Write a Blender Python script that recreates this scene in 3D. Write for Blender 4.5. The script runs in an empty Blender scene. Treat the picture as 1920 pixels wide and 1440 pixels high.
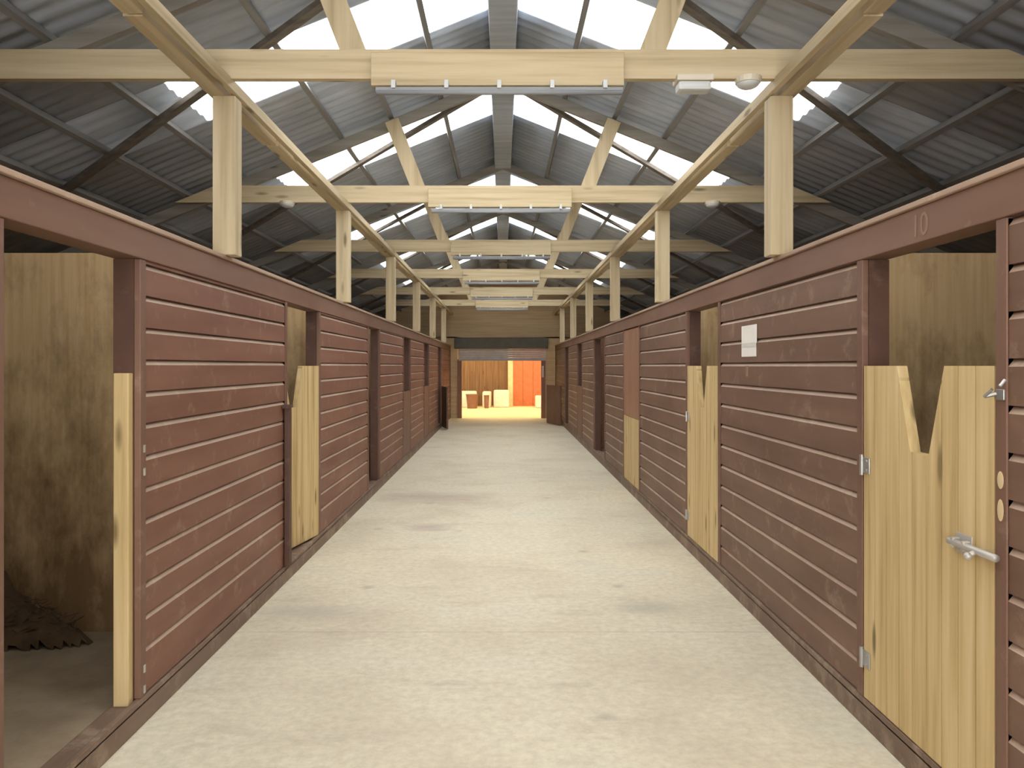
import bpy, bmesh, math, random
from mathutils import Vector, Matrix
random.seed(7)
S = bpy.context.scene
COL = S.collection

# ------------------------------------------------------------------ camera, world, exposure
F = 1500.0                      # focal length in pixels of the 1920 wide frame
cam_d = bpy.data.cameras.new('camera'); cam = bpy.data.objects.new('camera', cam_d); COL.objects.link(cam)
cam.location = (0, 0, 1.6); cam.rotation_euler = (math.pi/2, 0, 0)
cam_d.sensor_width = 36; cam_d.lens = 36*F/1920
cam_d.shift_x = 17/1920; cam_d.shift_y = -34/1920
cam_d.clip_start = 0.05; cam_d.clip_end = 200
S.camera = cam
S.view_settings.view_transform = 'Standard'; S.view_settings.look = 'None'
S.view_settings.gamma = 1; S.view_settings.use_curve_mapping = False
S.view_settings.exposure = 3.5
S.cycles.use_denoising = True
S.cycles.max_bounces = 10; S.cycles.diffuse_bounces = 6; S.cycles.transparent_max_bounces = 12
S.cycles.sample_clamp_indirect = 6
w = bpy.data.worlds.new('overcast_sky'); S.world = w; w.use_nodes = True
bg = w.node_tree.nodes['Background']; bg.inputs[0].default_value = (1.0, 0.965, 0.93, 1); bg.inputs[1].default_value = 1.0

def portal(loc, rot, sx, sy):
    l = bpy.data.lights.new('daylight_portal', 'AREA'); l.shape = 'RECTANGLE'; l.size = sx; l.size_y = sy
    l.cycles.is_portal = True
    o = bpy.data.objects.new('daylight_portal', l); COL.objects.link(o); o.location = loc; o.rotation_euler = rot
SLOPE = 0.4; RIDGE = 4.57; EAVE = 5.3
def roof_z(x): return RIDGE - SLOPE*abs(x)
SKY = [(-2.3, -1.4), (1.7, 2.6), (5.7, 6.6), (8.5, 9.3), (12.25, 13.05), (15.6, 16.35), (19.3, 20.0)]  # first two strips are out of view, added for light from above
SKX0, SKX1 = 0.125, 2.42
for a, b in SKY:
    for s in (-1, 1):
        xm = s*(SKX0+SKX1)/2
        portal((xm, (a+b)/2, roof_z(xm)+0.06), (0, s*math.atan(SLOPE), 0), (SKX1-SKX0)*1.08, b-a)
portal((0, -4.0, 1.4), (math.pi/2, 0, 0), 3.2, 2.8)

# ------------------------------------------------------------------ materials
def mat(name):
    m = bpy.data.materials.new(name); m.use_nodes = True
    return m, m.node_tree, m.node_tree.nodes['Principled BSDF']
def ramp(nt, fac, stops):
    r = nt.nodes.new('ShaderNodeValToRGB'); el = r.color_ramp.elements
    el[0].position, el[0].color = stops[0][0], (*stops[0][1], 1)
    el[1].position, el[1].color = stops[-1][0], (*stops[-1][1], 1)
    for p, c in stops[1:-1]:
        e = el.new(p); e.color = (*c, 1)
    nt.links.new(fac, r.inputs[0]); return r.outputs[0]
def coords(nt, scale, rnd=True):
    tc = nt.nodes.new('ShaderNodeTexCoord'); mp = nt.nodes.new('ShaderNodeMapping')
    mp.inputs['Scale'].default_value = scale
    nt.links.new(tc.outputs['Object'], mp.inputs[0])
    if rnd:
        oi = nt.nodes.new('ShaderNodeObjectInfo'); mu = nt.nodes.new('ShaderNodeMath'); mu.operation = 'MULTIPLY'
        mu.inputs[1].default_value = 37.0
        nt.links.new(oi.outputs['Random'], mu.inputs[0]); nt.links.new(mu.outputs[0], mp.inputs['Location'])
    return mp.outputs[0]
def noise(nt, vec, scale, detail=4, rough=.55):
    n = nt.nodes.new('ShaderNodeTexNoise'); n.inputs['Scale'].default_value = scale
    n.inputs['Detail'].default_value = detail; n.inputs['Roughness'].default_value = rough
    nt.links.new(vec, n.inputs['Vector']); return n.outputs['Fac']
def mix(nt, fac, a, b, mode='MIX'):
    m = nt.nodes.new('ShaderNodeMix'); m.data_type = 'RGBA'; m.blend_type = mode
    for sock, v in ((m.inputs['Factor'], fac), (m.inputs['A'], a), (m.inputs['B'], b)):
        if hasattr(v, 'links') or isinstance(v, bpy.types.NodeSocket): nt.links.new(v, sock)
        elif isinstance(v, tuple): sock.default_value = (*v, 1)
        else: sock.default_value = v
    return m.outputs['Result']
def bump(nt, h, b, dist=.004, strength=.5):
    n = nt.nodes.new('ShaderNodeBump'); n.inputs['Distance'].default_value = dist; n.inputs['Strength'].default_value = strength
    nt.links.new(h, n.inputs['Height']); nt.links.new(n.outputs[0], b.inputs['Normal'])
def wood(name, dark, mid, light, axis='z', rough=.7, stain_shade=None, knots=True, grain=1.0):
    m, nt, b = mat(name)
    sc = {'x': (.6, 14, 14), 'y': (14, .6, 14), 'z': (14, 14, .6)}[axis]
    sc2 = {'x': (1.2, 5, 5), 'y': (5, 1.2, 5), 'z': (5, 5, 1.2)}[axis]
    g = noise(nt, coords(nt, sc), 1.4*grain, 5)
    c = ramp(nt, g, [(.3, dark), (.5, mid), (.7, light)])
    if knots:
        v = nt.nodes.new('ShaderNodeTexVoronoi'); v.inputs['Scale'].default_value = 1.5
        nt.links.new(coords(nt, sc2), v.inputs['Vector'])
        k = ramp(nt, v.outputs['Distance'], [(.07, (1, 1, 1)), (.17, (0, 0, 0))])
        c = mix(nt, k, c, tuple(x*.55 for x in dark))
    if stain_shade:      # muck from the horses, plus shade towards the floor painted in
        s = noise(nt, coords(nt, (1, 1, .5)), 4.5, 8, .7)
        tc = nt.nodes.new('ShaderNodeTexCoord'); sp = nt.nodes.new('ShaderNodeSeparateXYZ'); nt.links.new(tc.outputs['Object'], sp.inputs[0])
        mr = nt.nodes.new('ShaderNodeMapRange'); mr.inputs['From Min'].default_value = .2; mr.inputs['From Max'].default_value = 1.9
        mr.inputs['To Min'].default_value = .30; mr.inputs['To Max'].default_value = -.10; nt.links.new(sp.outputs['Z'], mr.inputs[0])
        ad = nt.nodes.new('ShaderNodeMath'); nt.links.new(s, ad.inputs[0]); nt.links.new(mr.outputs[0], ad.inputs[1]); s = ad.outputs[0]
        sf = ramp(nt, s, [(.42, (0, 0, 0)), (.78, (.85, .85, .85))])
        c = mix(nt, sf, c, stain_shade)
    nt.links.new(c, b.inputs['Base Color']); b.inputs['Roughness'].default_value = rough
    bump(nt, g, b, .003, .35)
    return m
def paint(name, a, c, worn, axis='y', rough=.55, wear=.61):
    m, nt, b = mat(name)
    sc = {'x': (.7, 5, 5), 'y': (5, .7, 5), 'z': (5, 5, .7)}[axis]
    n1 = noise(nt, coords(nt, sc), 1.2, 5)
    n2 = noise(nt, coords(nt, (3, 3, 3)), 2.0, 7, .7)
    base = ramp(nt, n1, [(.3, a), (.7, c)])
    f = ramp(nt, n2, [(wear-.04, (0, 0, 0)), (wear+.1, (.6, .6, .6))])
    nt.links.new(mix(nt, f, base, worn), b.inputs['Base Color'])
    n3 = noise(nt, coords(nt, (1, 1, 1)), 1.1, 3)
    r = nt.nodes.new('ShaderNodeMapRange'); r.inputs['To Min'].default_value = rough-.12; r.inputs['To Max'].default_value = rough+.15
    nt.links.new(n3, r.inputs[0]); nt.links.new(r.outputs[0], b.inputs['Roughness'])
    bump(nt, n1, b, .003, .3)
    return m
def plain(name, col, rough=.6, metal=0, var=.12):
    m, nt, b = mat(name)
    n = noise(nt, coords(nt, (1, 1, 1)), 6, 4)
    c = ramp(nt, n, [(.3, tuple(x*(1-var) for x in col)), (.7, tuple(min(1, x*(1+var)) for x in col))])
    nt.links.new(c, b.inputs['Base Color']); b.inputs['Roughness'].default_value = rough; b.inputs['Metallic'].default_value = metal
    return m

PINE_A = ((.42, .29, .12), (.58, .425, .20), (.66, .51, .28))
pine = {a: wood('pine_'+a, *PINE_A, axis=a) for a in 'xyz'}
frame_w = {a: wood('frame_timber_'+a, (.40, .31, .18), (.52, .42, .26), (.60, .50, .33), axis=a) for a in 'xyz'}
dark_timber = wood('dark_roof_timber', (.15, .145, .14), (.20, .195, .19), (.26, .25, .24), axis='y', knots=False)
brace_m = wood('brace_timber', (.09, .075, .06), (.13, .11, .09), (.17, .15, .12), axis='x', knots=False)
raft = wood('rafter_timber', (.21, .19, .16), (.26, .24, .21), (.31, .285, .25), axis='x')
ply = wood('partition_ply', (.50, .33, .15), (.58, .40, .20), (.64, .46, .25), axis='z', stain_shade=(.13, .062, .018), knots=False, grain=1.6)
brown = paint('brown_paint', (.135, .071, .044), (.19, .105, .068), (.33, .23, .16))
brown_red = paint('reddish_brown_paint', (.17, .070, .042), (.235, .108, .070), (.35, .23, .16))
brown_v = paint('brown_paint_vertical', (.14, .068, .043), (.19, .10, .065), (.30, .2, .14), axis='z')
brown_worn_lit = paint('worn_board_edge', (.36, .24, .17), (.46, .33, .24), (.55, .43, .31), wear=.6)
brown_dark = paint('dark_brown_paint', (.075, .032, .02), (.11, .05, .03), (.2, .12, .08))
header_m = paint('header_paint', (.16, .078, .047), (.205, .108, .068), (.33, .22, .15), wear=.68)
kick_m = paint('kick_board_paint', (.14, .085, .055), (.20, .13, .09), (.36, .27, .19), wear=.55)
pinkish = paint('faded_red_paint', (.28, .135, .08), (.33, .17, .105), (.42, .25, .17), axis='z')
steel = plain('galvanised_steel', (.45, .45, .44), .42, .85)
dull_steel = plain('dull_steel', (.50, .47, .43), .5, .5)
white_paper = plain('white_paper', (.80, .76, .72), .8, var=.04)
grey_paper = plain('grey_print', (.62, .61, .57), .8, var=.05)
bare = plain('bare_wood_patch', (.62, .47, .27), .8)
pale_mark = plain('pale_mark', (.27, .17, .115), .8)
lamp_white = plain('lamp_plastic', (.55, .57, .56), .35, var=.05)
lamp_cream = plain('lamp_cream', (.62, .56, .44), .4, var=.05)
lamp_grey = plain('batten_grey', (.27, .28, .29), .6, var=.05)
shutter_m = plain('shutter_metal', (.52, .50, .49), .5, .1)
housing_m = plain('shutter_housing_metal', (.14, .13, .10), .6, .1)
dark_tub = plain('dark_tub', (.22, .11, .07), .6)
straw_m = plain('straw', (.30, .20, .08), .9, var=.4)
straw_dark = plain('dark_bedding', (.085, .05, .022), .95, var=.45)

def corr_mat():
    m, nt, b = mat('fibre_cement_sheet')
    n1 = noise(nt, coords(nt, (1, 1, 1), False), .8, 5, .6)
    n2 = noise(nt, coords(nt, (.5, 4, .5), False), 2.5, 5, .6)
    c = ramp(nt, n1, [(.3, (.40, .45, .52)), (.7, (.52, .57, .64))])
    f = ramp(nt, n2, [(.4, (.75, .75, .75)), (.7, (1, 1, 1))])
    nt.links.new(mix(nt, 1.0, c, f, 'MULTIPLY'), b.inputs['Base Color'])
    b.inputs['Roughness'].default_value = .75
    return m
sheet_m = corr_mat()
def sky_mat(name, col, trans):
    m, nt, b = mat(name)
    nt.nodes.remove(b); out = nt.nodes['Material Output']
    t = nt.nodes.new('ShaderNodeBsdfTransparent'); t.inputs[0].default_value = (*col, 1)
    d = nt.nodes.new('ShaderNodeBsdfTranslucent')
    n = noise(nt, coords(nt, (1, 1, 1), False), 3, 4)
    nt.links.new(ramp(nt, n, [(.3, tuple(x*.9 for x in col)), (.7, col)]), d.inputs[0])
    mx = nt.nodes.new('ShaderNodeMixShader'); mx.inputs[0].default_value = 1-trans
    nt.links.new(t.outputs[0], mx.inputs[1]); nt.links.new(d.outputs[0], mx.inputs[2]); nt.links.new(mx.outputs[0], out.inputs[0])
    return m
skylight_m = sky_mat('clear_roof_sheet', (.95, .97, .98), .75)
amber_m = sky_mat('yellowed_roof_sheet', (.58, .50, .36), .06)  # tint and low transmission set to dim and warm the yard light

def floor_mat():
    m, nt, b = mat('concrete_floor')
    v = coords(nt, (1, 1, 1), False)
    big = noise(nt, v, .9, 5, .6); fine = noise(nt, v, 20, 6, .72)
    st = noise(nt, coords(nt, (1.0, 3.0, 1), False), 1.3, 6, .7)
    c = ramp(nt, big, [(.3, (.58, .51, .38)), (.55, (.69, .63, .48)), (.75, (.63, .61, .49))])
    c = mix(nt, ramp(nt, fine, [(.32, (.42, .42, .42)), (.62, (0, 0, 0))]), c, (.36, .31, .22))
    c = mix(nt, ramp(nt, st, [(.56, (0, 0, 0)), (.76, (.55, .55, .55))]), c, (.36, .29, .22))
    # straw and hoof scuffs
    vo = nt.nodes.new('ShaderNodeTexVoronoi'); vo.inputs['Scale'].default_value = 1.6
    nt.links.new(v, vo.inputs['Vector'])
    sp = ramp(nt, vo.outputs['Distance'], [(.03, (.5, .5, .5)), (.10, (0, 0, 0))])
    c = mix(nt, sp, c, (.30, .28, .22))
    def spot(c, px, py, rx, ry, col, amt):
        mp = nt.nodes.new('ShaderNodeMapping'); mp.vector_type = 'TEXTURE'; mp.inputs['Location'].default_value = (px, py, 0); mp.inputs['Scale'].default_value = (rx, ry, 1)
        tcc = nt.nodes.new('ShaderNodeTexCoord'); nt.links.new(tcc.outputs['Object'], mp.inputs[0])
        ln = nt.nodes.new('ShaderNodeVectorMath'); ln.operation = 'LENGTH'; nt.links.new(mp.outputs[0], ln.inputs[0])
        ad = nt.nodes.new('ShaderNodeMath'); nt.links.new(ln.outputs['Value'], ad.inputs[0]); nt.links.new(st, ad.inputs[1])
        f = ramp(nt, ad.outputs[0], [(.6, (amt,)*3), (1.0, (0, 0, 0))])
        return mix(nt, f, c, col)
    c = spot(c, -.85, 9.7, 1.7, 1.1, (.36, .27, .22), .55)
    c = spot(c, -.72, 7.95, .6, .5, (.36, .28, .23), .6)
    c = spot(c, .95, 5.3, .5, .35, (.34, .33, .27), .5)
    c = spot(c, -1.2, 5.2, .8, .4, (.38, .37, .31), .45)
    # cast joints across the aisle
    tc = nt.nodes.new('ShaderNodeTexCoord'); sep = nt.nodes.new('ShaderNodeSeparateXYZ'); nt.links.new(tc.outputs['Object'], sep.inputs[0])
    def mth(op, a, bb):
        n = nt.nodes.new('ShaderNodeMath'); n.operation = op
        for i, q in enumerate((a, bb)):
            if isinstance(q, (int, float)): n.inputs[i].default_value = q
            else: nt.links.new(q, n.inputs[i])
        return n.outputs[0]
    y = mth('ADD', sep.outputs['Y'], 0.4); y = mth('MODULO', y, 5.2); y = mth('LESS_THAN', y, .02); y = mth('MULTIPLY', y, .22)
    c = mix(nt, y, c, (.30, .24, .17))
    nt.links.new(c, b.inputs['Base Color']); b.inputs['Roughness'].default_value = .72
    bump(nt, fine, b, .004, .35)
    return m
floor_m = floor_mat()
def noisy(name, stops, scale, rough=.85, bd=.01):
    m, nt, b = mat(name)
    n = noise(nt, coords(nt, (1, 1, 1), False), scale, 7, .65)
    nt.links.new(ramp(nt, n, stops), b.inputs['Base Color']); b.inputs['Roughness'].default_value = rough
    bump(nt, n, b, bd, .6); return m
stall_floor_m = noisy('dusty_stall_floor', [(.3, (.20, .145, .085)), (.55, (.29, .22, .14)), (.75, (.35, .28, .19))], 3)
yard_m = noisy('sandy_yard', [(.3, (.72, .60, .38)), (.7, (.82, .70, .48))], 1.5)
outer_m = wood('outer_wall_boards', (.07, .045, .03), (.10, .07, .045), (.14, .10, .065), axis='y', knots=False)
endwall_m = wood('end_wall_boards', (.62, .44, .24), (.74, .55, .32), (.80, .62, .38), axis='x', knots=False)
orange_m = plain('orange_red_boards', (.50, .16, .07), .6)
yardbrown_m = wood('yard_building_boards', (.12, .065, .03), (.17, .10, .05), (.22, .14, .07), axis='z')
cream_m = plain('cream_post_paint', (.78, .58, .36), .6)
whiteblock_m = plain('white_wrap', (.80, .72, .66), .6)

# ------------------------------------------------------------------ helpers
def box(bm, x0, x1, y0, y1, z0, z1, mi=0, bev=0):
    if x0 > x1: x0, x1 = x1, x0
    if y0 > y1: y0, y1 = y1, y0
    vs = [bm.verts.new((x, y, z)) for x in (x0, x1) for y in (y0, y1) for z in (z0, z1)]
    fs = []
    for q in ((0, 1, 3, 2), (4, 6, 7, 5), (0, 4, 5, 1), (2, 3, 7, 6), (0, 2, 6, 4), (1, 5, 7, 3)):
        f = bm.faces.new([vs[i] for i in q]); f.material_index = mi; fs.append(f)
    if bev:
        es = list({e for f in fs for e in f.edges})
        r = bmesh.ops.bevel(bm, geom=es, offset=bev, segments=2, affect='EDGES', profile=.6)
        for f in r['faces']: f.material_index = mi
def bar(bm, p, q, wdt, hgt, up=(0, 0, 1), bev=0):
    """a rectangular bar from p to q"""
    p, q = Vector(p), Vector(q); d = q-p; L = d.length; d.normalize()
    side = d.cross(Vector(up)); side.normalize(); u = side.cross(d)
    b2 = bmesh.new(); box(b2, -wdt/2, wdt/2, 0, L, -hgt/2, hgt/2, 0, bev)
    M = Matrix((side, d, u)).transposed().to_4x4(); M.translation = p
    b2.transform(M); join(bm, b2)
def join(bm, b2):
    me = bpy.data.meshes.new('t'); b2.to_mesh(me); b2.free(); bm.from_mesh(me); bpy.data.meshes.remove(me)
def cyl(bm, p, q, r0, r1=None, seg=16):
    r1 = r0 if r1 is None else r1
    p, q = Vector(p), Vector(q); d = q-p
    b2 = bmesh.new(); bmesh.ops.create_cone(b2, cap_ends=True, segments=seg, radius1=r0, radius2=r1, depth=d.length)
    M = d.to_track_quat('Z', 'Y').to_matrix().to_4x4(); M.translation = (p+q)/2
    b2.transform(M); join(bm, b2)
def prism(bm, pts, x0, x1):
    """polygon pts in (y, z) extruded along x"""
    a = [bm.verts.new((x0, y, z)) for y, z in pts]; b = [bm.verts.new((x1, y, z)) for y, z in pts]
    bm.faces.new(a); bm.faces.new(b[::-1])
    n = len(pts)
    for i in range(n): bm.faces.new((a[i], b[i], b[(i+1) % n], a[(i+1) % n]))
def NB(): return bmesh.new()
def obj(name, bm, m, parent=None, loc=None, smooth=False, label=None):
    """one mesh; bm is in world coordinates and loc (or the parent's base) becomes its origin"""
    base = Vector(loc) if loc is not None else (Vector(parent['base']) if parent is not None else Vector((0, 0, 0)))
    bmesh.ops.translate(bm, verts=bm.verts, vec=-base)
    bmesh.ops.recalc_face_normals(bm, faces=bm.faces)
    me = bpy.data.meshes.new(name); bm.to_mesh(me); bm.free()
    for mm in (m if isinstance(m, (list, tuple)) else [m]): me.materials.append(mm)
    if smooth:
        for p in me.polygons: p.use_smooth = True
    o = bpy.data.objects.new(name, me); COL.objects.link(o)
    if parent is not None: o.parent = parent
    else: o.location = base
    if parent is not None and loc is not None: o.location = base-Vector(parent['base'])
    if label: o['label'] = label
    o['base'] = tuple(base)
    return o
def tag(o, label, cat, group=None, kind=None):
    o['label'] = label; o['category'] = cat
    if group: o['group'] = group
    if kind: o['kind'] = kind
    return o
def thing(name, label, cat, loc=(0, 0, 0), group=None, rz=0):
    o = bpy.data.objects.new(name, None); COL.objects.link(o); o.location = loc; o.rotation_euler = (0, 0, rz)
    o['base'] = tuple(loc); o.empty_display_size = .1
    return tag(o, label, cat, group)
def struct(name, bm, m, smooth=False, loc=None):
    o = obj(name, bm, m, None, loc, smooth); o['kind'] = 'structure'; return o
def dup(root, loc, label, group=None, rz=None):
    r = root.copy(); COL.objects.link(r); r.location = loc; r['label'] = label
    if group: r['group'] = group
    if rz is not None: r.rotation_euler = (0, 0, rz)
    for ch in list(root.children):
        c = ch.copy(); COL.objects.link(c); c.parent = r
        for g in list(ch.children):
            d = g.copy(); COL.objects.link(d); d.parent = c
    return r
SIDE = {-1: 'left', 1: 'right'}
ORD = ['nearest', 'second', 'third', 'fourth', 'fifth', 'sixth', 'seventh', 'eighth', 'ninth']
YN, YE = -4.0, 24.5            # near gable, far gable
XW = 1.60                      # aisle half width
POSTS = [1.19+3.38*k for k in range(7)]      # 1.19, 4.57, ...
POSTS = [4.57+3.38*k for k in range(6)]

# ------------------------------------------------------------------ setting
bm = NB(); box(bm, -XW-.03, XW+.03, YN, YE, -.1, 0); struct('floor', bm, floor_m)
for s in (-1, 1):
    bm = NB(); box(bm, s*(XW+.03), s*5.2, YN, YE, -.1, .08); struct('floor_'+SIDE[s], bm, stall_floor_m)
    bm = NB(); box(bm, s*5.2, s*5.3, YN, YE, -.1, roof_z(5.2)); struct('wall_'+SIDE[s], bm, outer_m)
# roof: corrugated sheets with gaps where the clear sheets lie
def corr(bm, s, x0, x1, y0, y1, dz=0.0, pitch=.146, amp=.009, th=.008):
    n = max(2, int(round((y1-y0)/(pitch/6))))
    rows = []
    for i in range(n+1):
        y = y0+(y1-y0)*i/n
        o = amp*math.sin(2*math.pi*y/pitch)+amp+dz
        rows.append([bm.verts.new((s*x, y, roof_z(x)+o+t)) for x in (x0, x1) for t in (0, th)])
    for a, b in zip(rows, rows[1:]):
        bm.faces.new((a[0], a[2], b[2], b[0])); bm.faces.new((a[1], b[1], b[3], a[3]))
        bm.faces.new((a[0], b[0], b[1], a[1])); bm.faces.new((a[2], a[3], b[3], b[2]))
    for r in (rows[0], rows[-1]): bm.faces.new((r[0], r[1], r[3], r[2]))
for s in (-1, 1):
    bm = NB(); y = YN
    for a, b in SKY:
        corr(bm, s, .0, EAVE, y, a); corr(bm, s, SKX1, EAVE, a, b); corr(bm, s, 0, SKX0, a, b); y = b
    corr(bm, s, .0, EAVE, y, YE)
    struct('ceiling_'+SIDE[s], bm, sheet_m, smooth=True)
k = 1
for a, b in SKY:
    for s in (-1, 1):
        bm = NB(); corr(bm, s, SKX0-.03, SKX1+.06, a-.03, b+.03, dz=.010, th=.004)
        struct('window_%d' % k, bm, skylight_m, smooth=True, loc=(s*1.2, (a+b)/2, 4)); k += 1
# near gable behind the camera: wide doorway
bm = NB()
for s in (-1, 1): box(bm, s*1.6, s*5.2, YN-.1, YN, 0, roof_z(5.2))
a = [(-5.2, roof_z(5.2)), (-1.6, roof_z(5.2)), (-1.6, 2.8), (1.6, 2.8), (1.6, roof_z(5.2)), (5.2, roof_z(5.2)), (0, RIDGE)]
lo = [bm.verts.new((x, YN-.1, z)) for x, z in a]; hi = [bm.verts.new((x, YN, z)) for x, z in a]
bm.faces.new(lo); bm.faces.new(hi[::-1])
for i in range(len(a)): bm.faces.new((lo[i], hi[i], hi[(i+1) % 7], lo[(i+1) % 7]))
struct('wall_near', bm, outer_m)
# far gable with the doorway
OX0, OX1, OZ = -1.38, 1.27, 2.45
bm = NB()
box(bm, -5.2, OX0, YE, YE+.12, 0, roof_z(5.2)); box(bm, OX1, 5.2, YE, YE+.12, 0, roof_z(5.2))
nb = 7
zz = [OZ+(RIDGE-OZ)*i/nb for i in range(nb+1)]
for z0, z1 in zip(zz, zz[1:]):
    def hw(z): return min(5.2, (RIDGE-z)/SLOPE)
    pts = [(-hw(z0), z0), (hw(z0), z0), (hw(z1), z1), (-hw(z1), z1)] if z1 < RIDGE-.01 else [(-hw(z0), z0), (hw(z0), z0), (0, z1)]
    yo = .012*(zz.index(z0) % 2)
    l = [bm.verts.new((x, YE-yo, z)) for x, z in pts]; h = [bm.verts.new((x, YE+.1, z)) for x, z in pts]
    bm.faces.new(l); bm.faces.new(h[::-1])
    for i in range(len(pts)): bm.faces.new((l[i], h[i], h[(i+1) % len(pts)], l[(i+1) % len(pts)]))
struct('wall_far', bm, endwall_m)
for i, (x0, x1) in enumerate(((OX0-.01, OX0+.12), (OX1-.1, OX1+.02))):
    bm = NB(); box(bm, x0, x1, YE-.06, YE+.1, 0, 1.80, bev=.006); struct('trim_%d' % (i+1), bm, pinkish)

# ------------------------------------------------------------------ roof timbers
for s in (-1, 1):
    for i in range(7):
        x = .62+.5*i
        if i == 3: x = 2.12
        bm = NB(); z = roof_z(x)-.03
        ang = math.atan(SLOPE)
        b2 = NB(); box(b2, -.023, .023, YN, YE, -.025, .03, bev=.003)
        b2.transform(Matrix.Translation((s*x, 0, z-.004)) @ Matrix.Rotation(s*ang, 4, 'Y')); join(bm, b2)
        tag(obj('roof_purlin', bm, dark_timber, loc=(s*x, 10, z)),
            'long dark roof purlin on the %s slope, %s one down from the ridge' % (SIDE[s], ['first', 'second', 'third', 'fourth', 'fifth', 'sixth', 'seventh'][i]), 'purlin', 'purlins under the roof sheets')
bm = NB(); box(bm, -.115, .115, YN, YE, RIDGE-.17, RIDGE-.06, bev=.006)
tag(obj('ridge_beam', bm, sheet_m, loc=(0, 10, RIDGE-.1)), 'wide grey beam running along the roof ridge between the skylights', 'beam')

ZC = 1.6
def make_truss(y, label):
    t = thing('roof_truss', label, 'roof truss', (0, y, ZC+1.615), 'timber roof trusses across the aisle')
    bm = NB(); 
    pl = [(-3.22, ZC+1.605), (3.22, ZC+1.605), (2.82, ZC+1.77), (-2.82, ZC+1.77)]
    a = [bm.verts.new((x, y-.10, z)) for x, z in pl]; b = [bm.verts.new((x, y-.05, z)) for x, z in pl]
    bm.faces.new(a); bm.faces.new(b[::-1])
    for q in range(4): bm.faces.new((a[q], b[q], b[(q+1) % 4], a[(q+1) % 4]))
    obj('tie_beam', bm, frame_w['x'], t)
    for s in (-1, 1):
        bm = NB(); bar(bm, (s*.80, y-.02, ZC+1.66), (s*1.10, y-.02, roof_z(1.10)-.10), .055, .14, up=(1, 0, 0), bev=.004)
        obj('strut', bm, frame_w['z'], t)
        bm = NB()
        bar(bm, (0, y+.05, RIDGE-.12), (s*5.2, y+.05, roof_z(5.2)-.12), .06, .10, up=(0, 0, 1), bev=.004)
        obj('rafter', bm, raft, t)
    bm = NB(); box(bm, -.73, .67, y-.15, y-.10, ZC+1.55, ZC+1.735, bev=.004); obj('splice_board', bm, frame_w['x'], t)
    return t
tr0 = None
for i, y in enumerate(POSTS):
    lab = '%s timber truss with tie beam, splayed struts and splice board' % ['nearest', 'second nearest', 'third', 'fourth', 'fifth', 'sixth and farthest'][i]
    if tr0 is None: tr0 = make_truss(y, lab)
    else: dup(tr0, (0, y, ZC+1.615), lab)
# strip lights under the splice boards
st0 = None
for i, y in enumerate(POSTS):
    lab = 'long pale strip light slung under the %s tie beam' % ['nearest', 'second', 'third', 'fourth', 'fifth', 'sixth'][i]
    if st0 is None:
        st0 = thing('strip_light', lab, 'light', (0, y-.2, ZC+1.56), 'unlit strip lights under the tie beams')
        bm = NB(); box(bm, -.70, .66, y-.19, y-.13, ZC+1.50, ZC+1.53, bev=.008); obj('housing', bm, lamp_grey, st0)
        bm = NB(); cyl(bm, (-.69, y-.205, ZC+1.492), (.65, y-.205, ZC+1.492), .013); obj('tube', bm, lamp_grey, st0, smooth=True)
        for k in range(5):
            x = -.60+.29*k
            bm = NB(); box(bm, x-.012, x+.012, y-.2, y-.145, ZC+1.52, ZC+1.565, bev=.003); obj('clip', bm, lamp_white, st0)
    else: dup(st0, (0, y-.2, ZC+1.56), lab)
# lamps on the right of the ties
y = POSTS[0]
t = thing('bulkhead_light', 'grey oblong bulkhead light under the nearest tie beam, right of centre', 'light', (1.05, y-.1, ZC+1.6))
bm = NB(); box(bm, .965, 1.17, y-.14, y-.02, ZC+1.585, ZC+1.62, bev=.008); obj('base_plate', bm, lamp_cream, t)
bm = NB(); box(bm, .975, 1.16, y-.13, y-.03, ZC+1.535, ZC+1.586, bev=.018); obj('diffuser', bm, lamp_white, t)
def dome(x, y, z, r, label):
    t = thing('round_light', label, 'light', (x, y, z), 'small round lights under the tie beams')
    bm = NB(); cyl(bm, (x, y, z), (x, y, z-.03), r, r*.92, 20); obj('base_plate', bm, lamp_cream, t)
    bm = NB(); bmesh.ops.create_uvsphere(bm, u_segments=20, v_segments=10, radius=r*.85)
    bmesh.ops.scale(bm, vec=(1, 1, .5), verts=bm.verts); bmesh.ops.translate(bm, verts=bm.verts, vec=(x, y, z-.03)); obj('diffuser', bm, lamp_white, t, smooth=True)
dome(1.375, y-.08, ZC+1.615, .075, 'small round light under the nearest tie beam by the right beam')
dome(2.06, POSTS[1]-.08, ZC+1.615, .075, 'small round light hanging under the second tie beam, right side')
dome(-2.12, POSTS[1]-.08, ZC+1.615, .075, 'small round light hanging under the second tie beam, left side')
# wind braces
for s in (-1, 1):
    for i, y in enumerate([1.19]+POSTS[:5]):
        bm = NB()
        def P(x): return (s*x, y+.1+.53*x, roof_z(x)-.085)
        bar(bm, P(.12), P(5.1), .085, .04, up=(s*SLOPE, 0, 1), bev=.003)
        tag(obj('wind_brace', bm, brace_m, loc=P(2.5)), 'dark diagonal brace on the %s roof slope, beyond the %s' % (SIDE[s], 'camera' if i == 0 else ORD[i-1]+' truss'), 'brace', 'diagonal wind braces under the roof')
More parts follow.
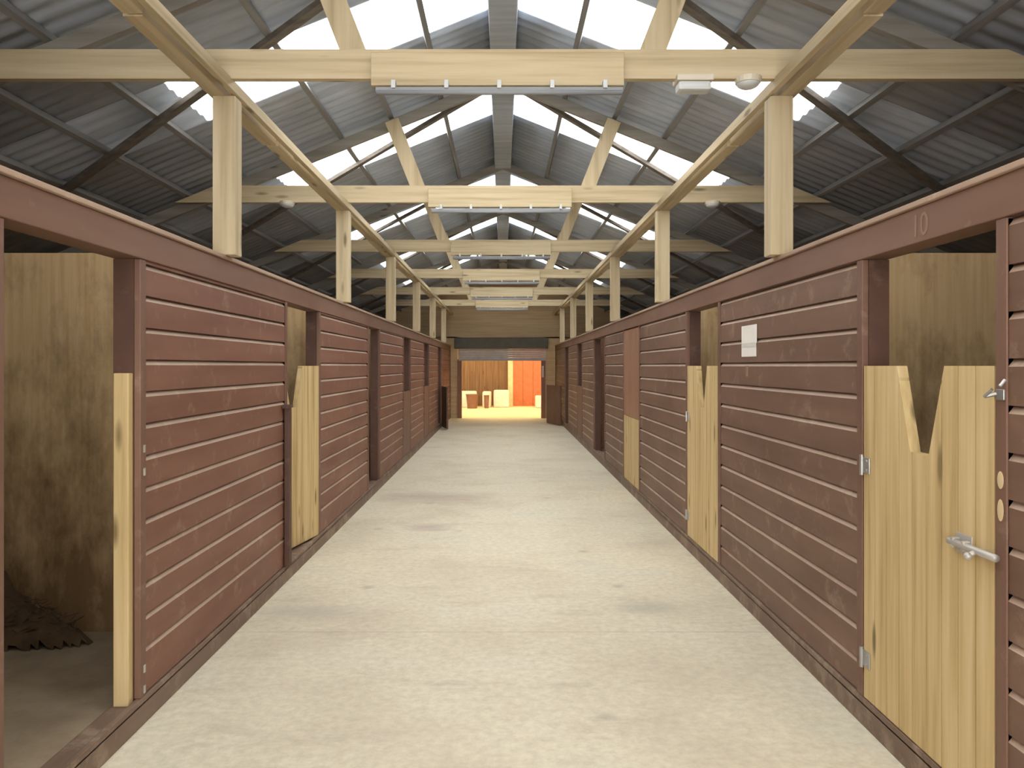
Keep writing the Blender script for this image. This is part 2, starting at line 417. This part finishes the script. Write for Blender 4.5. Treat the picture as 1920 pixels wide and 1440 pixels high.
# posts
p0 = None
for s in (-1, 1):
    for i, y in enumerate(POSTS):
        lab = '%s pale square post standing on the %s stall fronts' % (['nearest', 'second nearest', 'third', 'fourth', 'fifth', 'farthest'][i], SIDE[s])
        if p0 is None:
            bm = NB(); box(bm, s*1.53, s*1.66, y, y+.12, 2.235, ZC+1.545, bev=.006)
            p0 = tag(obj('timber_post', bm, frame_w['z'], loc=(s*1.595, y+.06, 2.235)), lab, 'post', 'posts on top of the stall fronts')
        else:
            c = p0.copy(); COL.objects.link(c); c.location = (s*1.595, y+.06, 2.235); c['label'] = lab
# longitudinal beams above the posts
for s in (-1, 1):
    t = thing('eaves_beam', 'long double timber beam carried on the %s row of posts' % SIDE[s], 'beam', (s*1.6, 4, ZC+1.545))
    bm = NB(); box(bm, s*1.52, s*1.556, YN+.02, YE-.01, ZC+1.553, ZC+1.615, bev=.004); obj('inner_plank', bm, frame_w['y'], t)
    j = [YN+.02, 3.52, 5.62, 9.9, 14.2, 18.6, YE-.01]
    for q, (a, b) in enumerate(zip(j, j[1:])):
        o = [.0, .012, -.004, .008, 0, .01][q]
        bm = NB(); box(bm, s*(1.578+max(o, 0)), s*(1.668+o), a+.012, b-.012, ZC+1.545, ZC+1.612-abs(o)*.3, bev=.004); obj('outer_plank', bm, frame_w['y'], t)

# ------------------------------------------------------------------ stall fronts
D = .125                       # depth of the door reveal
def cladding(s, y0, y1, ztop, pitch, label, zb=.19):
    t = thing('stall_screen', label, 'stall wall', (s*XW, (y0+y1)/2, 0), 'board clad stall fronts along the aisle')
    tw = .055
    bm = NB(); X = lambda d: s*(XW+.010+d)
    z1 = ztop; z = z1
    prof = []          # from the top down
    bounds = []
    while z > zb: bounds.append(z); z -= pitch
    bounds.append(.126)
    ya, yb = y0+tw, y1-tw
    def quad(d0, za, d1, zc, mi):
        v = [bm.verts.new((X(d0), ya, za)), bm.verts.new((X(d0), yb, za)), bm.verts.new((X(d1), yb, zc)), bm.verts.new((X(d1), ya, zc))]
        bm.faces.new(v).material_index = mi
    top = 2.074
    quad(0, top, 0, bounds[0]+.005, 0); 
    for a, b in zip(bounds, bounds[1:]):
        j = .0 + random.uniform(-.0015, .0015)
        quad(0+j, a+.005, .016, a+.005, 2); quad(.016, a+.005, .016, a, 2)
        quad(.016, a, .0+j, a-.021, 1)          # bevelled top edge of the board, worn, its catch of light painted pale
        quad(j, a-.021, j, b+.005, 0)
    for yy in (ya, yb):                          # end caps
        v = [bm.verts.new((X(0.0), yy, top)), bm.verts.new((X(.03), yy, top)), bm.verts.new((X(.03), yy, .134)), bm.verts.new((X(0.0), yy, .134))]
        bm.faces.new(v)
    me_o = obj('board_cladding', bm, [brown_red if s < 0 else brown, brown_worn_lit, brown_dark], t)
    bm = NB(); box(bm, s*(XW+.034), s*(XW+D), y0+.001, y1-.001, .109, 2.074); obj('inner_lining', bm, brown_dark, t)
    for a, b in ((y0, y0+tw), (y1-tw, y1)):
        bm = NB(); box(bm, s*(XW+.003), s*(XW+.033), a, b, .125, 2.074, bev=.004); obj('jamb_board', bm, brown_v, t)
    return t
DL = [(2.572, 3.54), (5.955, 6.997), (9.56, 10.42), (12.95, 13.9), (16.35, 17.35), (19.85, 20.8)]
DR = [(2.603, 3.571), (5.97, 6.977), (9.45, 10.62), (12.65, 14.15), (16.3, 17.3), (19.7, 20.7)]
NM = ['first', 'second', 'third', 'fourth', 'fifth', 'sixth']
FR = {}
for s, DD, zt, pi in ((-1, DL, 2.055, .1435), (1, DR, 2.067, .1495)):
    e = [YN+.02] + [v for d in DD for v in d] + [YE-.01]
    for i in range(0, len(e), 2):
        k = i//2
        if k == 0: lab = '%s brown boarded stall front before the first doorway, mostly out of view' % SIDE[s]
        elif k < 6: lab = 'brown boarded stall front on the %s between the %s and %s doorways' % (SIDE[s], NM[k-1], NM[k])
        else: lab = 'brown boarded stall front on the %s beyond the last doorway' % SIDE[s]
        FR[(s, k)] = cladding(s, e[i], e[i+1], zt, pi, lab)
    t = thing('top_rail', 'long brown top rail over the %s stall fronts with a pale worn cap' % SIDE[s], 'rail', (s*XW, 10, 2.075))
    bm = NB(); box(bm, s*(XW-.002), s*(XW+D), YN+.02, YE-.01, 2.0755, 2.212, bev=.004); obj('header_board', bm, header_m, t)
    bm = NB(); box(bm, s*(XW-.018), s*(XW+D+.01), YN+.02, YE-.01, 2.212, 2.234, bev=.004); obj('cap', bm, brown_worn_lit, t)
    bm = NB(); box(bm, s*(XW-.0), s*(XW+D-.002), YN+.02, YE-.01, .0, .108, bev=.008)
    box(bm, s*(XW-.0), s*(XW+.028), YN+.02, YE-.01, .09, .124, bev=.004)
    tag(obj('kick_board', bm, kick_m, loc=(s*(XW+.03), 10, 0)), 'long scuffed brown kick board at the foot of the %s stall fronts' % SIDE[s], 'kick board')

# painted number over the first door on the right
cu = bpy.data.curves.new('n', 'FONT'); cu.body = '10'; cu.size = .125; cu.extrude = .0008; cu.align_x = 'CENTER'
tmp = bpy.data.objects.new('n', cu); COL.objects.link(tmp); bpy.context.view_layer.update()
me = bpy.data.meshes.new_from_object(tmp.evaluated_get(bpy.context.evaluated_depsgraph_get())); bpy.data.objects.remove(tmp)
me.materials.append(pale_mark)
o = bpy.data.objects.new('stall_number', me); COL.objects.link(o)
o.location = (XW-.0035, 3.065, 2.098); o.rotation_euler = (math.pi/2, 0, -math.pi/2)
tag(o, 'faint worn number 10 on the right top rail above the nearest pine door', 'number')

# ------------------------------------------------------------------ doors (local: hinge at origin, leaf along -y, thickness towards +x)
def door_leaf(width, z0, z1, notch, boards, m, groove=.004):
    """vertical boards side by side, with the V cut out of the top; local y from 0 to -width"""
    bm = NB(); th = .042; c = -width/2; nt_, nb_, nd = notch if notch else (0, 0, 0)
    def cut(y):          # top height at y
        if not notch: return z1
        d = abs(y-c)
        if d >= nt_/2: return z1
        if d <= nb_/2: return z1-nd
        return z1-nd*(nt_/2-d)/(nt_/2-nb_/2)
    keys = sorted({0, -width} | {-width*i/boards for i in range(1, boards)} | ({c-nt_/2, c+nt_/2, c-nb_/2, c+nb_/2} if notch else set()))
    bd = [-width*i/boards for i in range(boards, -1, -1)]
    for a, b in zip(bd, bd[1:]):
        ks = [a+groove/2]+[k for k in keys if a+groove/2 < k < b-groove/2]+[b-groove/2]
        pts = [(ks[0], z0)]
        pts = [(ks[0], z0), (ks[-1], z0)]
        up = []
        for q, k in enumerate(ks):
            zz_ = cut(k)
            if notch and abs(abs(k-c)-nt_/2) < 1e-6: zz_ = z1
            up.append((k, zz_))
        prism(bm, pts+up[::-1], .0, th)
    bmesh.ops.remove_doubles(bm, verts=bm.verts, dist=1e-5)
    box(bm, .006, th-.004, -width+.003, -.003, z0+.01, z1-(nd if notch else 0)-.02)     # core behind the grooves
    return bm
def make_door(label, s, hinge, width, leafmat, z0=.13, z1=1.60, notch=(.35, .136, .34), rz=0, bolt=True, hinges=True, group='low stable doors'):
    """the leaf is built for the right side; s=-1 turns it over for the left"""
    t = thing('stable_door', label, 'door', hinge, group, rz)
    def fin(name, bm, m, parent=t, lab=None, smooth=False):
        if s < 0: bmesh.ops.scale(bm, vec=(-1, 1, 1), verts=bm.verts)
        bmesh.ops.recalc_face_normals(bm, faces=bm.faces)
        me = bpy.data.meshes.new(name); bm.to_mesh(me); bm.free(); me.materials.append(m)
        if smooth:
            for p in me.polygons: p.use_smooth = True
        o = bpy.data.objects.new(name, me); COL.objects.link(o); o.parent = parent
        if lab: o['label'] = lab
        return o
    leaf = fin('door_leaf', door_leaf(width-.02, z0, z1, notch, 9, leafmat), leafmat)
    leaf.location = (0, -.01, 0)
    if hinges:
        for z in (1.16, .305):
            bm = NB(); box(bm, -.006, .0, -.075, -.012, z-.035, z+.035, bev=.002)
            cyl(bm, (-.008, -.006, z-.045), (-.008, -.006, z+.045), .009)
            for dz in (-.02, .02): cyl(bm, (-.010, -.05, z+dz), (-.006, -.05, z+dz), .006, seg=8)
            fin('hinge', bm, steel, lab='grey steel hinge')
    if bolt:
        y1 = -width
        bm = NB(); box(bm, -.005, 0, y1+.13, y1+.225, .945, 1.015, bev=.002)
        for yy in (y1+.145, y1+.21): box(bm, -.03, -.004, yy-.008, yy+.008, .962, .998, bev=.003)
        bt = fin('bolt', bm, dull_steel, lab='galvanised barrel bolt')
        bm = NB(); cyl(bm, (-.02, y1-.03, .98), (-.02, y1+.24, .98), .0125); cyl(bm, (-.02, y1+.075, .98), (-.048, y1+.075, .965), .008)
        bmesh.ops.create_uvsphere(bm, u_segments=10, v_segments=6, radius=.014, matrix=Matrix.Translation((-.05, y1+.075, .963)))
        fin('bolt_rod', bm, dull_steel, parent=bt, smooth=True)
    return t, fin
XD = XW+.006
make_door('nearest right pine stable door with a V cut in its top and steel bolt', 1, (XD, DR[0][1], 0), DR[0][1]-DR[0][0], pine['z'])
make_door('second right pine stable door with a V cut, nearer the white notice', 1, (XD, DR[1][1], 0), DR[1][1]-DR[1][0], pine['z'], bolt=False)
make_door('pine stable door with a V cut on the left, standing slightly ajar', -1, (-XD, DL[1][1], 0), DL[1][1]-DL[1][0], pine['z'], bolt=False, hinges=False, rz=math.radians(-10))
t, fin = make_door('right door with pine lower half and faded red upper half', 1, (XD, DR[2][1], 0), DR[2][1]-DR[2][0], pine['z'], z1=.955, notch=None, bolt=False, hinges=False)
u = fin('upper_panel', door_leaf(DR[2][1]-DR[2][0]-.02, .96, 2.06, None, 7, pinkish), pinkish, lab='faded red upper panel'); u.location = (0, -.01, 0)
make_door('brown low door in the fourth left doorway, without a V cut', -1, (-XD, DL[3][1], 0), DL[3][1]-DL[3][0], brown_v, z1=1.17, notch=None, bolt=False, hinges=False)
make_door('brown low door in the fifth left doorway, farther along the aisle', -1, (-XD, DL[4][1], 0), DL[4][1]-DL[4][0], brown_v, z1=1.17, notch=None, bolt=False, hinges=False)
make_door('brown low door in the fifth right doorway, far along the aisle', 1, (XD, DR[4][1], 0), DR[4][1]-DR[4][0], brown_v, z1=1.17, notch=None, bolt=False, hinges=False)
# low dark leaves standing out into the aisle at the far end
make_door('dark low door at the far left swung out into the aisle', -1, (-XD+.05, DL[5][1], 0), .97, brown_v, z0=.03, z1=1.07, notch=None, bolt=False, hinges=False, rz=math.radians(12))
t, fin = make_door('dark low door at the far right swung out into the aisle', 1, (XD-.04, 21.25, 0), .95, brown_v, z0=.03, z1=1.07, notch=None, bolt=False, hinges=False, rz=math.radians(180+20))
# left first doorway: pine upright on the far jamb
y = DL[0][1]
bm = NB(); box(bm, -(XW+.103), -(XW+.036), y-.045, y-.001, .109, 1.568, bev=.004)
tag(obj('pine_upright', bm, pine['z'], loc=(-(XW+.07), y-.02, .109)), 'narrow pine upright fixed in the far jamb of the open left doorway', 'timber')
# fittings on the jambs
def fit(name, bm, m, key, lab, loc):
    return obj(name, bm, m, FR[key], label=lab)
for z in (1.23, 1.127, .246, .155):
    bm = NB(); box(bm, -(XW+.0005), -(XW+.0035), y+.028, y+.046, z-.017, z+.017, bev=.001)
    fit('hinge_plate', bm, dull_steel, (-1, 1), 'small pale metal plate', 0)
yj = DR[0][0]-.03
bm = NB(); box(bm, XW-.003, XW+.004, yj-.02, yj+.02, 1.49, 1.525, bev=.002); cyl(bm, (XW-.004, yj+.015, 1.51), (XW-.035, yj+.028, 1.50), .006)
cyl(bm, (XW-.02, yj-.03, 1.535), (XW-.004, yj-.03, 1.555), .006); cyl(bm, (XW-.035, yj+.028, 1.50), (XW-.03, yj-.005, 1.525), .005)
fit('door_catch', bm, steel, (1, 0), 'small shiny steel catch', 0)
for z, h in ((1.232, .036), (1.135, .045)):
    bm = NB(); bmesh.ops.create_uvsphere(bm, u_segments=16, v_segments=8, radius=1)
    bmesh.ops.scale(bm, vec=(.0018, .017, h*.8), verts=bm.verts); bmesh.ops.translate(bm, verts=bm.verts, vec=(XW+.0025, yj+.004, z))
    fit('bare_wood_patch', bm, bare, (1, 0), 'pale oval patch of bare wood', 0)
# batten and ledge before the second left doorway
bm = NB(); box(bm, -(XW-.035), -(XW+.002), 5.86, 5.93, .126, 1.29, bev=.004); box(bm, -(XW-.04), -(XW+.002), 5.80, 5.95, 1.29, 1.315, bev=.003)
bm2 = bm
fit('door_batten', bm2, brown_dark, (-1, 1), 'dark upright batten with a small ledge', 0)
# notice on the right wall
t = thing('notice', 'white paper notice pinned on the right boarded wall between pine doors', 'notice', (XW, 5.22, 1.75))
bm = NB(); box(bm, XW+.0045, XW+.0065, 5.06, 5.38, 1.745, 1.865); obj('upper_sheet', bm, white_paper, t)
bm = NB(); box(bm, XW+.0045, XW+.0065, 5.07, 5.38, 1.66, 1.743); obj('lower_sheet', bm, white_paper, t)
bm = NB(); box(bm, XW+.003, XW+.0045, 5.07, 5.37, 1.722, 1.75); obj('printed_band', bm, grey_paper, t)
bm = NB(); box(bm, XW+.004, XW+.0095, 5.245, 5.285, 1.53, 1.60, bev=.002)
tag(obj('small_plate', bm, pale_mark, loc=(XW+.006, 5.26, 1.56)), 'small pale tag on the boards just below the white notice', 'plate')
bm = NB(); box(bm, 1.19, 1.245, YE-.068, YE-.0605, 1.25, 1.6)
tag(obj('door_notice', bm, white_paper, loc=(1.22, YE-.065, 1.4)), 'tiny white notice beside the far doorway on its right', 'notice')

# ------------------------------------------------------------------ stall partitions
for s in (-1, 1):
    for i, y in enumerate(POSTS):
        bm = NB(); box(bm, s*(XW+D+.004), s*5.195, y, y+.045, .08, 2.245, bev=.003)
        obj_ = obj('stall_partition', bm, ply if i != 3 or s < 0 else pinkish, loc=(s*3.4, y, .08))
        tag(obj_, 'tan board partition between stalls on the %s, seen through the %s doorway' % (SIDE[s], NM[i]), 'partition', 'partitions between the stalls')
# dark bedding heaped against the first left partition
def bedding(name, s, xc, yc, rx, ry, h, label):
    bm = NB(); n = 26
    g = []
    for i in range(n+1):
        row = []
        for j in range(n+1):
            u, v = i/n*2-1, j/n*2-1
            r = min(1, math.hypot(u, v))
            z = h*(1-r)**.8*(1+.35*math.sin(5*u+2)*math.cos(4*v))+random.uniform(0, .05)*(1-r)**.5
            row.append(bm.verts.new((xc+u*rx, yc+v*ry, .082+max(0, z))))
        g.append(row)
    for i in range(n):
        for j in range(n):
            if math.hypot((i+.5)/n*2-1, (j+.5)/n*2-1) < .99: bm.faces.new((g[i][j], g[i+1][j], g[i+1][j+1], g[i][j+1]))
    bmesh.ops.delete(bm, geom=[v for v in bm.verts if not v.link_faces], context='VERTS')
    for k in range(260):
        a = random.uniform(0, 6.28); q = random.random()**.6*.93
        x, y = xc+math.cos(a)*q*rx, yc+math.sin(a)*q*ry
        z = .1+h*(1-q)**.8*.9+.02; d = random.uniform(0, 3.14); L = random.uniform(.03, .09)
        bar(bm, (x, y, z), (x+math.cos(d)*L, y+math.sin(d)*L*.5, z+random.uniform(-.015, .03)), .005, .004)
    o = obj(name, bm, straw_dark, loc=(xc, yc, .08)); tag(o, label, 'bedding', kind='stuff'); return o
bedding('stall_bedding', -1, -2.75, 4.37, .50, .12, .30, 'dark heap of old bedding against the partition in the open left stall')

# ------------------------------------------------------------------ shutter over the far doorway
t = thing('roller_shutter', 'part lowered pale roller shutter in the far doorway under its dark housing', 'shutter', (0, YE-.1, 1.78))
bm = NB(); box(bm, OX0-.1, OX1+.1, YE-.22, YE-.01, 2.12, 2.46, bev=.02); obj('housing', bm, housing_m, t)
bm = NB()
for i in range(5): box(bm, OX0+.02, OX1+.06, YE-.09, YE-.065, 1.785+i*.067, 1.785+i*.067+.062, bev=.008)
obj('curtain', bm, shutter_m, t)
bm = NB(); box(bm, OX0+.02, OX1+.06, YE-.095, YE-.06, 1.755, 1.785, bev=.004); obj('bottom_rail', bm, shutter_m, t)

# ------------------------------------------------------------------ yard beyond, under an added light filter
YB = 32.0
bm = NB(); box(bm, -6, 6, YE, YB+.4, -.12, -.005); struct('floor_yard', bm, yard_m)
bm = NB(); box(bm, -6, 6, YE+.13, YB+.4, 3.6, 3.62); struct('ceiling_yard', bm, amber_m)  # unseen sheet added over the yard to cut and warm its daylight
portal((0, (YE+YB)/2, 3.66), (0, 0, 0), 11.5, 7.6)
for s in (-1, 1):
    bm = NB(); box(bm, s*6, s*6.1, YE, YB+.4, 0, 3.6); struct('wall_yard_'+SIDE[s], bm, yardbrown_m)
bm = NB(); box(bm, -6, .22, YB, YB+.1, 0, 3.6); struct('wall_yard', bm, yardbrown_m)
bm = NB(); 
for i in range(14): box(bm, .40+i*.4+.004, .40+(i+1)*.4-.004, YB-.08, YB, 0, 3.6)
box(bm, .4, 6, YB-.02, YB+.1, 0, 3.6)
struct('wall_yard_end', bm, orange_m)
bm = NB(); box(bm, .20, .40, YB-.14, YB+.02, 0, 3.6, bev=.01)
tag(obj('cream_post', bm, cream_m, loc=(.3, YB-.06, 0)), 'cream upright post between brown and orange walls beyond the far doorway', 'post')
for i, (x0, x1, yy, h) in enumerate(((-1.75, -1.02, 31.2, .62), (-.36, .24, 31.2, .66), (-.80, -.45, 31.4, .60), (1.25, 1.75, 31.0, .45))):
    bm = NB(); box(bm, x0, x1, yy-.4, yy+.3, -.005, h, bev=.07)
    tag(obj('wrapped_block', bm, whiteblock_m, loc=((x0+x1)/2, yy, 0)), ['white wrapped block at the left edge of the far yard', 'white wrapped block left of the cream post', 'white wrapped block between two dark tubs', 'low white block in front of the orange wall'][i], 'block', 'white blocks in the far yard')
for i, (x, yy, r, h) in enumerate(((-1.16, 30.2, .23, .50), (-.62, 30.3, .10, .46))):
    t = thing('tub', ['wide brown tub standing in the far yard', 'narrow brown bin standing in the far yard'][i], 'tub', (x, yy, -.005))
    bm = NB(); cyl(bm, (x, yy, -.005), (x, yy, h), r*.8, r, 24); obj('body', bm, dark_tub, t)
    bm = NB(); cyl(bm, (x, yy, h), (x, yy, h+.03), r*1.06, r*1.06, 24); obj('rim', bm, dark_tub, t)
for o in S.objects:
    if 'base' in o: del o['base']
